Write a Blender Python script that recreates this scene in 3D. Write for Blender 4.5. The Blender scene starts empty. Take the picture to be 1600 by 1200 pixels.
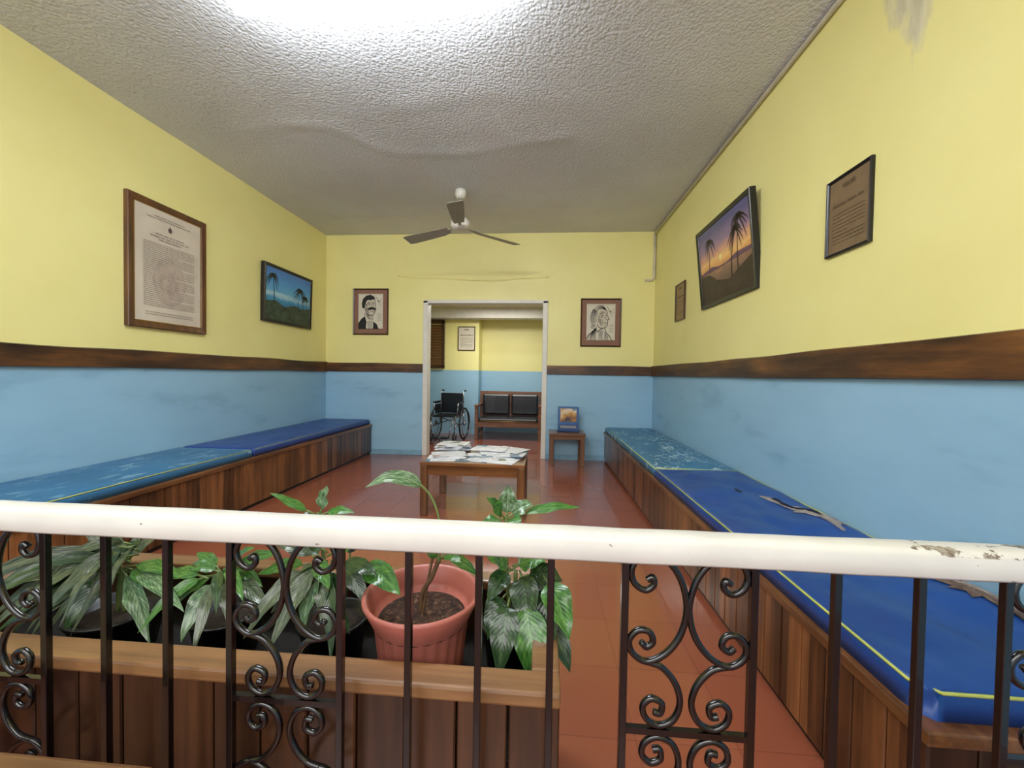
import bpy, math, random
import numpy as np
from mathutils import Vector, Matrix, noise
random.seed(7)
D=bpy.data; SC=bpy.context.scene; COL=SC.collection
# ------------------------------------------------------------------ helpers
def lin(c):
    return tuple(((v/255)/12.92 if v/255<=.04045 else ((v/255+.055)/1.055)**2.4) for v in c)+(1,)
class NT:
    def __init__(s,name):
        s.m=D.materials.new(name); s.m.use_nodes=True; s.t=s.m.node_tree; s.n=s.t.nodes
        s.b=s.n['Principled BSDF']; s.out=s.n['Material Output']; s._c=None
    def add(s,typ,**k):
        n=s.n.new(typ)
        for a,v in k.items():
            if a.startswith('i_'): n.inputs[a[2:].replace('_',' ')].default_value=v
            else: setattr(n,a,v)
        return n
    def link(s,a,b): s.t.links.new(a,b)
    def co(s):
        if not s._c: s._c=s.add('ShaderNodeTexCoord')
        return s._c.outputs['Object']
    def uv(s):
        if not s._c: s._c=s.add('ShaderNodeTexCoord')
        return s._c.outputs['UV']
    def noise(s,scale,detail=4,rough=.55,vec=None,mapscale=None):
        v=vec or s.co()
        if mapscale:
            m=s.add('ShaderNodeMapping'); m.inputs['Scale'].default_value=mapscale; s.link(v,m.inputs['Vector']); v=m.outputs['Vector']
        n=s.add('ShaderNodeTexNoise'); n.inputs['Scale'].default_value=scale; n.inputs['Detail'].default_value=detail
        n.inputs['Roughness'].default_value=rough; s.link(v,n.inputs['Vector']); return n.outputs['Fac']
    def ramp(s,fac,stops,interp='LINEAR'):
        r=s.add('ShaderNodeValToRGB'); e=r.color_ramp.elements; r.color_ramp.interpolation=interp
        while len(e)<len(stops): e.new(.5)
        for el,(p,c) in zip(e,stops): el.position=p; el.color=c if len(c)==4 else tuple(c)+(1,)
        s.link(fac,r.inputs['Fac']); return r.outputs['Color']
    def mix(s,fac,a,b,mode='MIX'):
        n=s.add('ShaderNodeMix',data_type='RGBA',blend_type=mode)
        for sock,v in ((n.inputs[0],fac),(n.inputs[6],a),(n.inputs[7],b)):
            if hasattr(v,'is_linked') : s.link(v,sock)
            else: sock.default_value=v
        return n.outputs[2]
    def math(s,op,a,b=None,c=None,clamp=False):
        n=s.add('ShaderNodeMath',operation=op); n.use_clamp=clamp
        for i,v in enumerate((a,b,c)):
            if v is None: continue
            if hasattr(v,'is_linked'): s.link(v,n.inputs[i])
            else: n.inputs[i].default_value=v
        return n.outputs[0]
    def sep(s,vec=None):
        n=s.add('ShaderNodeSeparateXYZ'); s.link(vec or s.co(),n.inputs[0]); return n.outputs
    def bump(s,h,strength=.3,dist=.01,normal=None):
        n=s.add('ShaderNodeBump'); n.inputs['Strength'].default_value=strength; n.inputs['Distance'].default_value=dist
        s.link(h,n.inputs['Height']); 
        if normal: s.link(normal,n.inputs['Normal'])
        s.link(n.outputs[0],s.b.inputs['Normal']); return n.outputs[0]
    def col(s,c):
        if hasattr(c,'is_linked'): s.link(c,s.b.inputs['Base Color'])
        else: s.b.inputs['Base Color'].default_value=c
    def rough(s,r):
        if hasattr(r,'is_linked'): s.link(r,s.b.inputs['Roughness'])
        else: s.b.inputs['Roughness'].default_value=r
def simple(name,c,rough=.5,metal=0,var=.12,scale=12,bump=0,coat=0):
    m=NT(name); c=lin(c); f=m.noise(scale)
    a=tuple(v*(1-var) for v in c[:3])+(1,); b=tuple(min(1,v*(1+var)) for v in c[:3])+(1,)
    m.col(m.ramp(f,[(.3,a),(.7,b)])); m.rough(rough); m.b.inputs['Metallic'].default_value=metal
    m.b.inputs['Coat Weight'].default_value=coat
    if bump: m.bump(m.noise(scale*6),bump,.004)
    return m.m
def wood(name,dark,light,axis=1,scale=1.0,rough=.35,planks=None,coat=.3,pv=.32):
    m=NT(name); ms=[26,26,26]; ms[axis]=1.6
    f=m.noise(scale,5,.65,mapscale=ms)
    f2=m.noise(3.2,2)
    f=m.math('ADD',m.math('MULTIPLY',f,.75),m.math('MULTIPLY',f2,.25))
    if planks:
        o=m.sep()[planks[0]]
        k=m.math('FLOOR',m.math('DIVIDE',o,planks[1]))
        w=m.add('ShaderNodeTexWhiteNoise',noise_dimensions='1D'); m.link(k,w.inputs['W'])
        f=m.math('ADD',f,m.math('MULTIPLY',m.math('SUBTRACT',w.outputs['Value'],.5),pv))
    mid=tuple((a+b)/2 for a,b in zip(dark,light))
    m.col(m.ramp(f,[(.3,lin(dark)),(.5,lin(mid)),(.72,lin(light))])); m.rough(rough)
    m.b.inputs['Coat Weight'].default_value=coat; m.b.inputs['Coat Roughness'].default_value=.2
    m.bump(f,.12,.003); return m.m
def mk(name,v,f,mat,smooth=False,uvs=None):
    me=D.meshes.new(name); me.from_pydata([tuple(p) for p in v],[],f); 
    mats=mat if isinstance(mat,(list,tuple)) else [mat]
    for x in mats: me.materials.append(x)
    if uvs:
        l=me.uv_layers.new(name='UVMap')
        for lp in me.loops: l.data[lp.index].uv=uvs[lp.vertex_index]
    me.update()
    if smooth:
        for p in me.polygons: p.use_smooth=True
    o=D.objects.new(name,me); COL.objects.link(o); return o
BF=[(0,3,2,1),(4,5,6,7),(0,1,5,4),(1,2,6,5),(2,3,7,6),(3,0,4,7)]
def bx(b):
    x0,x1,y0,y1,z0,z1=b
    return [(x0,y0,z0),(x1,y0,z0),(x1,y1,z0),(x0,y1,z0),(x0,y0,z1),(x1,y0,z1),(x1,y1,z1),(x0,y1,z1)]
def boxes(name,bl,mat,bevel=0,seg=2):
    v=[];f=[]
    for b in bl:
        n=len(v); v+=bx(b); f+=[tuple(i+n for i in q) for q in BF]
    o=mk(name,v,f,mat)
    if bevel:
        m=o.modifiers.new('bev','BEVEL'); m.width=bevel; m.segments=seg; m.limit_method='ANGLE'
    return o
def box(name,b,mat,bevel=0,seg=2): return boxes(name,[b],mat,bevel,seg)
def smoothpts(P,n=6):
    P=[Vector(p) for p in P]; out=[]
    for i in range(len(P)-1):
        a=P[max(i-1,0)];b=P[i];c=P[i+1];d=P[min(i+2,len(P)-1)]
        for k in range(n):
            t=k/n; out.append(.5*((2*b)+(c-a)*t+(2*a-5*b+4*c-d)*t*t+(3*b-a-3*c+d)*t**3))
    out.append(P[-1]); return out
def tubedata(P,r,seg=8,closed=False,radii=None):
    P=[Vector(p) for p in P]; n=len(P); v=[];f=[]
    prev=None
    for i,p in enumerate(P):
        if closed: t=(P[(i+1)%n]-P[i-1])
        else: t=P[min(i+1,n-1)]-P[max(i-1,0)]
        t.normalize()
        if prev is None:
            a=Vector((0,0,1)) if abs(t.z)<.9 else Vector((1,0,0)); nx=t.cross(a).normalized()
        else: nx=(prev-t*prev.dot(t)).normalized()
        prev=nx; ny=t.cross(nx); rr=radii[i] if radii else r
        for k in range(seg):
            an=2*math.pi*k/seg+math.pi/4*(seg==4); v.append(p+nx*math.cos(an)*rr+ny*math.sin(an)*rr)
    m=n if closed else n-1
    for i in range(m):
        for k in range(seg):
            a=i*seg+k;b=i*seg+(k+1)%seg;c=((i+1)%n)*seg+(k+1)%seg;d=((i+1)%n)*seg+k; f.append((a,b,c,d))
    if not closed: f.append(tuple(range(seg-1,-1,-1))); f.append(tuple((n-1)*seg+k for k in range(seg)))
    return v,f
def tubes(name,paths,r,mat,seg=8,closed=False,smooth=True):
    V=[];F=[]
    for P in paths:
        v,f=tubedata(P,r,seg,closed); n=len(V); V+=v; F+=[tuple(i+n for i in q) for q in f]
    return mk(name,V,F,mat,smooth)
def lathe(name,prof,mat,seg=40,center=(0,0,0),smooth=True,cap=True):
    v=[];f=[]
    for r,z in prof:
        for k in range(seg):
            a=2*math.pi*k/seg; v.append((center[0]+r*math.cos(a),center[1]+r*math.sin(a),center[2]+z))
    for i in range(len(prof)-1):
        for k in range(seg):
            f.append((i*seg+k,i*seg+(k+1)%seg,(i+1)*seg+(k+1)%seg,(i+1)*seg+k))
    if cap:
        f.append(tuple(range(seg-1,-1,-1))); f.append(tuple((len(prof)-1)*seg+k for k in range(seg)))
    o=mk(name,v,f,mat,smooth); return o
def thing(name,label,cat,loc,parts,rot=0,local=False,group=None,tilt=0):
    e=D.objects.new(name,None); e.empty_display_size=.1; COL.objects.link(e); e.location=loc
    e.rotation_euler=(tilt,0,rot) if tilt==0 else (Matrix.Rotation(rot,3,'Z')@Matrix.Rotation(tilt,3,'X')).to_euler()
    e["label"]=label; e["category"]=cat
    if group: e["group"]=group
    for p in parts:
        if not local and p.type=='MESH': p.data.transform(Matrix.Translation(-Vector(loc)))
        p.parent=e
    return e
def struct(o): o["kind"]="structure"; return o

# ------------------------------------------------------------------ materials
def wallmat():
    m=NT('painted_wall'); x,y,z=m.sep()
    n=m.noise(2.2,4)
    yel=m.ramp(n,[(.3,lin((236,227,150))),(.7,lin((242,234,160)))])
    sm=m.noise(1.3,4,.6,mapscale=(1,1,3.2))
    blu=m.ramp(sm,[(.28,lin((130,172,200))),(.42,lin((148,190,217))),(.7,lin((154,196,222)))])
    zz=m.math('GREATER_THAN',z,1.17)
    c=m.mix(zz,blu,yel)
    d=m.math('ADD',m.math('MULTIPLY',m.math('ABSOLUTE',m.math('SUBTRACT',y,1.68)),3.0),m.math('MULTIPLY',m.math('ABSOLUTE',m.math('SUBTRACT',z,2.85)),1.15))
    d=m.math('ADD',d,m.math('MULTIPLY',m.math('SUBTRACT',m.noise(6,5,.6,mapscale=(1,1.6,.7)),.5),.8))
    fac=m.math('MULTIPLY',m.math('SUBTRACT',.60,d),5.0,clamp=True)
    pm=m.math('MULTIPLY',fac,m.math('MULTIPLY',m.math('GREATER_THAN',x,1.3),.8))
    c=m.mix(pm,c,m.ramp(m.noise(7,4,mapscale=(1,2.4,.6)),[(.35,lin((176,170,148))),(.65,lin((226,220,200)))]))
    m.col(c); m.rough(.42); m.bump(m.noise(55,3),.1,.004); return m.m
WALL=wallmat()
def ceilmat():
    m=NT('stucco_ceiling')
    big=m.noise(1.1,3)
    v=m.add('ShaderNodeTexVoronoi',feature='F1'); v.inputs['Scale'].default_value=52
    dn=m.add('ShaderNodeTexNoise'); dn.inputs['Scale'].default_value=30; m.link(m.co(),dn.inputs['Vector'])
    vm=m.add('ShaderNodeVectorMath',operation='MULTIPLY_ADD'); m.link(dn.outputs['Color'],vm.inputs[0]); vm.inputs[1].default_value=(.02,.02,.02); m.link(m.co(),vm.inputs[2]); m.link(vm.outputs[0],v.inputs['Vector'])
    m.col(m.ramp(big,[(.35,lin((204,206,210))),(.65,lin((216,218,222)))]))
    h=m.math('ADD',m.math('MULTIPLY',v.outputs['Distance'],-1.0),m.math('MULTIPLY',m.noise(90,2,.5),.5))
    m.rough(.6); m.bump(h,.5,.010); return m.m
CEIL=ceilmat()
def floormat():
    m=NT('red_tile_floor'); b=m.add('ShaderNodeTexBrick'); m.link(m.co(),b.inputs['Vector'])
    b.offset=0; b.inputs['Scale'].default_value=1; b.inputs['Brick Width'].default_value=.3; b.inputs['Row Height'].default_value=.3
    b.inputs['Mortar Size'].default_value=.002; b.inputs['Mortar Smooth'].default_value=.3
    b.inputs['Color1'].default_value=lin((150,84,60)); b.inputs['Color2'].default_value=lin((146,80,57)); b.inputs['Mortar'].default_value=lin((128,70,52))
    n=m.noise(1.6,4); c=m.mix(.12,b.outputs['Color'],m.ramp(n,[(.3,lin((130,68,48))),(.7,lin((164,100,76)))]))
    m.col(c); m.rough(m.ramp(m.noise(2,3),[(.3,(.20,.20,.20,1)),(.7,(.27,.27,.27,1))])); m.b.inputs['Coat Weight'].default_value=.4
    m.bump(b.outputs['Fac'],-.05,.002); return m.m
FLOOR=floormat()
PANEL=wood('panel_wood_along_y',(52,30,15),(146,94,54),axis=2,planks=(1,.1),rough=.28)
PANELX=wood('panel_wood_along_x',(30,18,11),(88,54,31),axis=2,planks=(0,.1),rough=.28,pv=.14)
TRIMY=wood('trim_wood_y',(62,36,18),(158,106,60),axis=1,rough=.3)
RIMW=wood('planter_rim_wood',(92,62,38),(166,124,82),axis=0,rough=.32)
TABW=wood('table_wood',(80,48,25),(152,102,58),axis=0,rough=.28)
TABWZ=wood('table_leg_wood',(74,44,24),(140,94,54),axis=2,rough=.3)
SOFAW=wood('sofa_wood',(78,44,22),(150,94,52),axis=0,rough=.35)
def railmat(axis):
    m=NT('chair_rail_wood_%d'%axis); ms=[9,9,9]; ms[axis]=1.0
    f=m.noise(1.3,5,.7,mapscale=ms); f2=m.noise(1.0,2,.5,mapscale=[2.0 if i==axis else 5 for i in range(3)])
    f=m.math('ADD',m.math('MULTIPLY',f,.6),m.math('MULTIPLY',f2,.4))
    m.col(m.ramp(f,[(.36,lin((34,20,13))),(.48,lin((72,44,24))),(.6,lin((112,72,34))),(.75,lin((156,106,54)))])); m.rough(.4); return m.m
RAILY=railmat(1); RAILX=railmat(0)
WHITE=simple('white_paint',(222,219,210),.4,var=.05)
def handmat():
    m=NT('chipped_white_paint'); x,y,z=m.sep()
    n=m.noise(40,5,.65,mapscale=(.55,1,1))
    w=m.math('MULTIPLY',m.math('GREATER_THAN',x,.60),.05)
    w=m.math('ADD',w,m.math('MULTIPLY',m.math('GREATER_THAN',z,.821),m.math('MULTIPLY',m.math('GREATER_THAN',x,.62),.13)))
    k=m.math('GREATER_THAN',m.math('ADD',n,w),.70)
    m.col(m.mix(k,m.ramp(m.noise(6),[(.3,lin((206,205,201))),(.7,lin((220,219,215)))]),m.ramp(m.noise(60),[(.4,lin((86,70,62))),(.6,lin((160,152,142)))]))); m.rough(.3); m.bump(k,-.3,.002); return m.m
HAND=handmat()
IRON=simple('black_iron',(9,8,10),.22,var=.3,coat=.4)
def clothmat(name,c,crack=False,scuff=0):
    m=NT(name); n=m.noise(3,4); c1=lin(c)
    a=tuple(v*.85 for v in c1[:3])+(1,); b=tuple(v*1.15 for v in c1[:3])+(1,)
    cc=m.ramp(n,[(.3,a),(.7,b)])
    if crack:
        v=m.add('ShaderNodeTexVoronoi',feature='DISTANCE_TO_EDGE'); v.inputs['Scale'].default_value=12
        mp=m.add('ShaderNodeMapping'); mp.inputs['Scale'].default_value=(1.3,.5,.2); 
        dn=m.add('ShaderNodeTexNoise'); dn.inputs['Scale'].default_value=9; m.link(m.co(),dn.inputs['Vector'])
        vm=m.add('ShaderNodeVectorMath',operation='MULTIPLY_ADD'); m.link(dn.outputs['Color'],vm.inputs[0]); vm.inputs[1].default_value=(.12,.12,.12); m.link(m.co(),vm.inputs[2])
        m.link(vm.outputs[0],mp.inputs['Vector']); m.link(mp.outputs['Vector'],v.inputs['Vector'])
        e=m.math('LESS_THAN',v.outputs['Distance'],.05)
        k=m.math('MULTIPLY',e,m.math('MULTIPLY',m.math('GREATER_THAN',m.noise(5,3),crack),.85))
        cc=m.mix(k,cc,lin((180,206,218)))
    if scuff:
        k=m.math('GREATER_THAN',m.noise(14,6,.7,mapscale=(1,.35,1)),scuff)
        cc=m.mix(m.math('MULTIPLY',k,.6),cc,lin((136,180,202)))
    m.col(cc); m.rough(.36); m.bump(m.noise(5,4),.25,.02); return m.m
TEAL=clothmat('teal_vinyl',(56,116,156),.50)
TEAL2=clothmat('teal_vinyl_worn',(48,104,148),False,.575)
NAVY=clothmat('blue_vinyl',(36,66,140))
BLUE=clothmat('bright_blue_vinyl',(22,68,142))
PIPE=simple('yellow_piping',(180,190,96),.5)
PIPED=simple('dull_piping',(110,140,110),.5)
FOAM=simple('exposed_foam',(150,142,138),.9,var=.4,scale=22,bump=.6)
FOAMB=simple('frayed_backing',(108,90,80),.9,var=.5,scale=30,bump=.6)
TEARSHADE=simple('tear_shade',(16,22,44),.8)  # dark blue that paints the shade inside the torn cushion
BLACKV=simple('black_leather',(26,27,32),.28,var=.3,scale=5,coat=.2)
BLACKP=simple('black_plastic',(14,14,15),.4,var=.3)
CHROME=simple('chrome_tube',(150,150,156),.25,1,var=.05)
GREYM=simple('grey_enamel',(160,156,148),.35,var=.08)
BLADE=simple('fan_blade_grey',(136,130,120),.45,var=.12,scale=4)
PAPER=simple('cream_paper',(216,208,190),.7,var=.08,scale=3)
AGED=simple('aged_paper',(208,196,178),.6,var=.14,scale=2.5)
TAN=simple('tan_paper',(160,134,92),.6,var=.12,scale=4)
BROWNMAT=simple('brown_mat_board',(138,100,82),.7,var=.06)
FRAMEB=wood('dark_frame_wood',(32,16,10),(84,48,28),axis=2,rough=.3)
FRAMEK=simple('black_frame',(22,20,22),.3,var=.2)
GOLD=simple('gold_edge',(150,112,52),.35,.5)
INK=simple('black_ink',(30,28,27),.7)
INKG=simple('grey_ink',(148,138,124),.7)
INKE=simple('faded_crest_ink',(84,76,70),.7)
TERRA=simple('terracotta_plastic',(176,102,90),.38,var=.1,scale=5)
def soilm():
    m=NT('potting_soil'); f=m.noise(70,5,.7); m.col(m.ramp(f,[(.35,lin((34,22,16))),(.55,lin((84,58,42))),(.72,lin((150,118,92)))])); m.rough(.95); m.bump(f,1,.02); return m.m
SOIL=soilm()
def leafm(name,dk,md,lt,amt,stripe=.06):
    m=NT(name); u,v,_=m.sep(m.uv())
    d=m.math('ABSOLUTE',m.math('SUBTRACT',u,.5))
    s=m.math('SINE',m.math('MULTIPLY',m.math('SUBTRACT',v,m.math('MULTIPLY',d,.55)),70))
    n=m.noise(6,4,vec=m.uv())
    f=m.math('ADD',m.math('MULTIPLY',s,stripe),m.math('ADD',n,amt))
    c=m.ramp(f,[(.35,lin(dk)),(.55,lin(md)),(.75,lin(lt))])
    c=m.mix(m.math('MULTIPLY',m.math('LESS_THAN',d,.025),.5),c,lin(lt))
    m.col(c); m.rough(.30); m.b.inputs['Coat Weight'].default_value=.2
    m.bump(s,.10,.003); return m.m
LEAFV=leafm('variegated_leaf',(46,74,44),(88,120,82),(146,166,136),.03,.05)
LEAFG=leafm('green_leaf',(38,80,30),(66,116,46),(108,152,74),.0,.035)
LEAFD=leafm('dark_leaf',(24,46,22),(42,72,35),(70,102,56),-.02,.03)
LEAFS=leafm('grey_green_leaf',(46,60,42),(80,94,68),(122,132,102),.0,.04)
LEAFM=[LEAFV,LEAFG,LEAFD,LEAFS]
STEM=simple('plant_stem',(104,122,68),.5,var=.25,scale=20)
BARK=simple('brown_stem',(96,72,48),.7,var=.3,scale=30)

# ------------------------------------------------------------------ room shell
H=2.95; XL=-2.955; XR=1.41; YB=5.214; T=.12; Y0=-2.2
struct(box('floor',(XL-T,XR+1.6,Y0,8.2,-.1,0),FLOOR))
struct(box('wall_left',(XL-T,XL,Y0,YB+T,0,H),WALL))
struct(box('wall_right',(XR,XR+T,Y0,YB+T,0,H),WALL))
DX0,DX1,DZ=-1.555,0.01,2.05
struct(boxes('wall_back',[(XL,DX0,YB,YB+T,0,H),(DX1,XR,YB,YB+T,0,H),(DX0,DX1,YB,YB+T,DZ,H)],WALL))
def seg_d(p,a,b):
    a=Vector(a);b=Vector(b);t=max(0,min(1,(p-a).dot(b-a)/(b-a).length_squared)); return (p-(a+(b-a)*t)).length
RL=[(-2.3,2.95),(-1.94,2.86),(-1.6,2.9),(-1.42,3.18),(-1.2,3.3),(-.66,3.33),(-.3,3.22),(.15,3.12)]
RL2=[(-1.05,2.72),(-.4,2.62),(.2,2.75)]
v=[];f=[];NX,NY=150,190
for j in range(NY+1):
    for i in range(NX+1):
        x=XL-T+(XR-XL+2*T)*i/NX; y=Y0+(YB+T-Y0)*j/NY; z=H; p=Vector((x,y))
        if 2<y<4.2:
            d=min(seg_d(p,RL[k],RL[k+1]) for k in range(len(RL)-1)); z-=.009*math.exp(-(d/.06)**2)*(.6+.8*noise.noise(Vector((x*2,y*2,3))))
            d=min(seg_d(p,RL2[k],RL2[k+1]) for k in range(len(RL2)-1)); z-=.005*math.exp(-(d/.12)**2)
        z-=.012*(noise.noise(Vector((x*.9,y*.9,0)))+.3)*(1 if y<4.6 else 0)
        v.append((x,y,z))
for j in range(NY):
    for i in range(NX):
        a=j*(NX+1)+i; f.append((a,a+NX+1,a+NX+2,a+1))
c=mk('ceiling',v,f,CEIL,True); struct(c)
def wavy(name,axis,fix,side,a0,a1,z0,z1,mat,amp=.006):
    v=[];f=[];n=60
    for i in range(n+1):
        s=a0+(a1-a0)*i/n; zt=z1+amp*noise.noise(Vector((s*1.6,fix,1)))*1.4; zb=z0+amp*noise.noise(Vector((s*1.3,fix,5)))
        if axis==1 and fix>0 and s<3: zt+=.018*(3-s)/2
        for (o,z) in ((0,zb),(.028*side,zb+.004),(.028*side,zt-.006),(0,zt)):
            v.append((fix+o,s,z) if axis==1 else (s,fix+o,z))
    for i in range(n):
        for k in range(4):
            a=i*4+k;b=i*4+(k+1)%4; f.append((a,b,b+4,a+4))
    f.append((0,1,2,3)); f.append(tuple(n*4+k for k in (3,2,1,0)))
    return struct(mk(name,v,f,mat))
wavy('trim_1',1,XL,1,Y0,YB,1.105,1.237,RAILY)
wavy('trim_2',1,XR,-1,Y0,YB,1.105,1.24,RAILY)
wavy('trim_3',0,YB,-1,XL,DX0-.045,1.11,1.232,RAILX)
wavy('trim_4',0,YB,-1,DX1+.045,XR,1.11,1.232,RAILX)
struct(boxes('trim_5',[(DX0-.045,DX0+.02,YB-.02,YB+T+.01,0,DZ+.02),(DX1-.02,DX1+.045,YB-.02,YB+T+.01,0,DZ+.02),(DX0-.045,DX1+.045,YB-.02,YB+T+.01,DZ-.015,DZ+.03)],WHITE,.006))
BASEB=simple('blue_baseboard',(128,170,196),.4)
struct(boxes('baseboard_back',[(XL,DX0-.05,YB-.012,YB,0,.07),(DX1+.05,XR,YB-.012,YB,0,.07)],BASEB,.003))
CAB=simple('conduit_paint',(212,206,190),.45)
struct(tubes('trim_6',[[(XR-.018,Y0,H-.03),(XR-.018,YB-.03,H-.03)],[(XR-.02,YB-.02,H-.03),(XR-.02,YB-.02,2.36),(XR-.04,YB-.02,2.33),(XR-.13,YB-.02,2.33)]],.014,CAB))
struct(tubes('trim_7',[smoothpts([(-1.96,YB+.009,2.40),(-1.7,YB+.007,2.375),(-1.3,YB+.004,2.365),(-.95,YB+.001,2.345),(-.6,YB+.001,2.34),(-.3,YB+.004,2.365),(.05,YB+.009,2.375)])],.014,WALL))

# far room
struct(boxes('wall_far',[(-1.17,1.6,7.55,7.67,0,2.5),(-2.7,-1.17,7.2,7.67,0,2.5)],WALL))
struct(boxes('wall_far_left',[(-2.75,-2.63,YB+T,7.3,0,2.5)],WALL))
struct(boxes('wall_far_right',[(1.3,1.42,YB+T,7.6,0,2.5)],WALL))
CR=simple('cream_ceiling',(226,218,170),.6)
struct(box('ceiling_far',(-2.7,1.42,YB+T,7.7,2.27,2.5),CR))
struct(box('trim_8',(-2.65,1.3,6.95,7.2,2.09,2.28),WHITE,.01))
parts=[boxes('frame',[(-2.12,-2.07,7.14,7.2,1.22,2.06),(-1.85,-1.80,7.14,7.2,1.22,2.06),(-2.12,-1.8,7.14,7.2,2.02,2.08),(-2.12,-1.8,7.14,7.2,1.2,1.25)],FRAMEB,.004),
       boxes('slats',[(-2.07,-1.85,7.15,7.19,1.26+.05*i,1.295+.05*i) for i in range(15)],wood('shutter_wood',(70,34,18),(120,66,36),axis=0))]
thing('wall_shutter','dark brown slatted wooden shutter on the yellow wall','shutter',(-1.96,7.2,1.2),parts)

# ------------------------------------------------------------------ benches
def bench(label,x0,x1,front,y0,y1,ztop,front_side,endpanel):
    fx=x1 if front_side>0 else x0
    P=[]; n=int((y1-y0)/.1)
    bl=[]
    for i in range(n):
        a=y0+(y1-y0)*i/n; b=y0+(y1-y0)*(i+1)/n
        bl.append((fx-.018,fx,a+.002,b-.002,.03,ztop-.03) if front_side>0 else (fx,fx+.018,a+.002,b-.002,.03,ztop-.03))
    P.append(boxes('front_panel',bl,PANEL,.003,1))
    inner=(x0+.01,x1-.019) if front_side>0 else (x0+.019,x1-.01)
    P.append(box('body',(inner[0],inner[1],y0+.02,y1-.01,0,ztop-.03),BLACKP))
    e=.012
    P.append(box('seat_board',(x0,x1+(e if front_side>0 else 0),y0-e,y1,ztop-.03,ztop) if front_side>0 else (x0-e,x1,y0-e,y1,ztop-.03,ztop),TRIMY,.004))
    if endpanel:
        k=6; P.append(boxes('end_panel',[(x0+(x1-x0)*i/k+.002,x0+(x1-x0)*(i+1)/k-.002,y0,y0+.018,.03,ztop-.03) for i in range(k)],PANELX,.003,1))
    return thing('built_in_bench',label,'bench',((x0+x1)/2,(y0+y1)/2,0),P)
bench('long built-in bench with dark vertical wood planks passing the planter',XL+.005,-2.30,0,-.6,YB-.015,.405,1,False)
bench('long built-in wooden plank bench with a squared end behind the railing',.81,XR-.005,0,.87,YB-.015,.38,-1,True)
def cushion(label,x0,x1,y0,y1,z0,z1,mat,piping=None,extra=(),wav=.006,cut=0,pm=None,pr=.0045):
    nx,ny=20,60; v=[];f=[];uv=[]
    r=.022
    def top(x,y):
        e=min(x-x0,x1-x,y-y0,y1-y); ed=0 if e>r else r*(1-math.sqrt(max(0,1-((r-e)/r)**2)))
        return z1-ed+(wav*noise.noise(Vector((x*5,y*4,z1*9)))+wav*.35*noise.noise(Vector((x*13,y*9,2))))*min(1,max(0,e/.08))+.008*min(1,max(0,e/.15))
    xs=[x0,x0+.006,x0+.014]+[x0+r+(x1-x0-2*r)*i/nx for i in range(nx+1)]+[x1-.014,x1-.006,x1]
    ys=[y0,y0+.006,y0+.014]+[y0+r+(y1-y0-2*r)*i/ny for i in range(ny+1)]+[y1-.014,y1-.006,y1]
    def cutx(x,y):
        if cut and y<y0+cut and x<x0+cut-(y-y0):
            return x0+cut-(y-y0)
        return x
    for y in ys:
        for x in xs: v.append((cutx(x,y),y,top(x,y)))
    n=len(v); w=len(xs); h=len(ys)
    for y in ys:
        for x in xs: v.append((cutx(x,y),y,z0))
    for j in range(h-1):
        for i in range(w-1):
            a=j*w+i; f.append((a,a+1,a+w+1,a+w)); f.append((n+a,n+a+w,n+a+w+1,n+a+1))
    for i in range(w-1): f.append((i,n+i,n+i+1,i+1)); a=(h-1)*w+i; f.append((a,a+1,n+a+1,n+a))
    for j in range(h-1): a=j*w; f.append((a,a+w,n+a+w,n+a)); a=j*w+w-1; f.append((a,n+a,n+a+w,a+w))
    P=[mk('cover',v,f,mat,True)]
    if piping:
        zz=z1-.006
        P.append(tubes('piping',[[(a,b,zz) for a,b in path] for path in piping],pr,pm or PIPE,6))
    P+=[e(top) if callable(e) else e for e in extra]
    return thing('bench_cushion',label,'cushion',((x0+x1)/2,(y0+y1)/2,z0),P), top
G='vinyl cushions on the benches'
LZ=.405; LT=.468; lx0,lx1=XL+.01,-2.32
for a in (cushion('dark blue vinyl bench cushion beside the plank front',lx0,lx1,3.03,5.19,LZ,LT,NAVY,[[(lx1-.004,3.05),(lx1-.004,5.18)]],pm=PIPED,pr=.003),
          cushion('worn teal vinyl bench cushion with pale scuffs',lx0,lx1,1.0,3.01,LZ,LT,TEAL2,[[(lx1-.004,1.0),(lx1-.004,3.0),(lx0+.01,3.0)]],pr=.003),
          cushion('teal vinyl bench cushion behind the planter',lx0,lx1,-.55,.98,LZ,LT,TEAL2)): a[0]["group"]=G
rx0,rx1=.815,1.395; RZ=.38; RT=.445
a,_=cushion('teal vinyl bench cushion with white cracks near the back wall',rx0,rx1,2.93,5.18,RZ,RT,TEAL,[[(rx0+.004,2.94),(rx0+.004,5.17)],[(rx0,2.94),(rx1,2.94)]],pr=.0035); a["group"]=G
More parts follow.
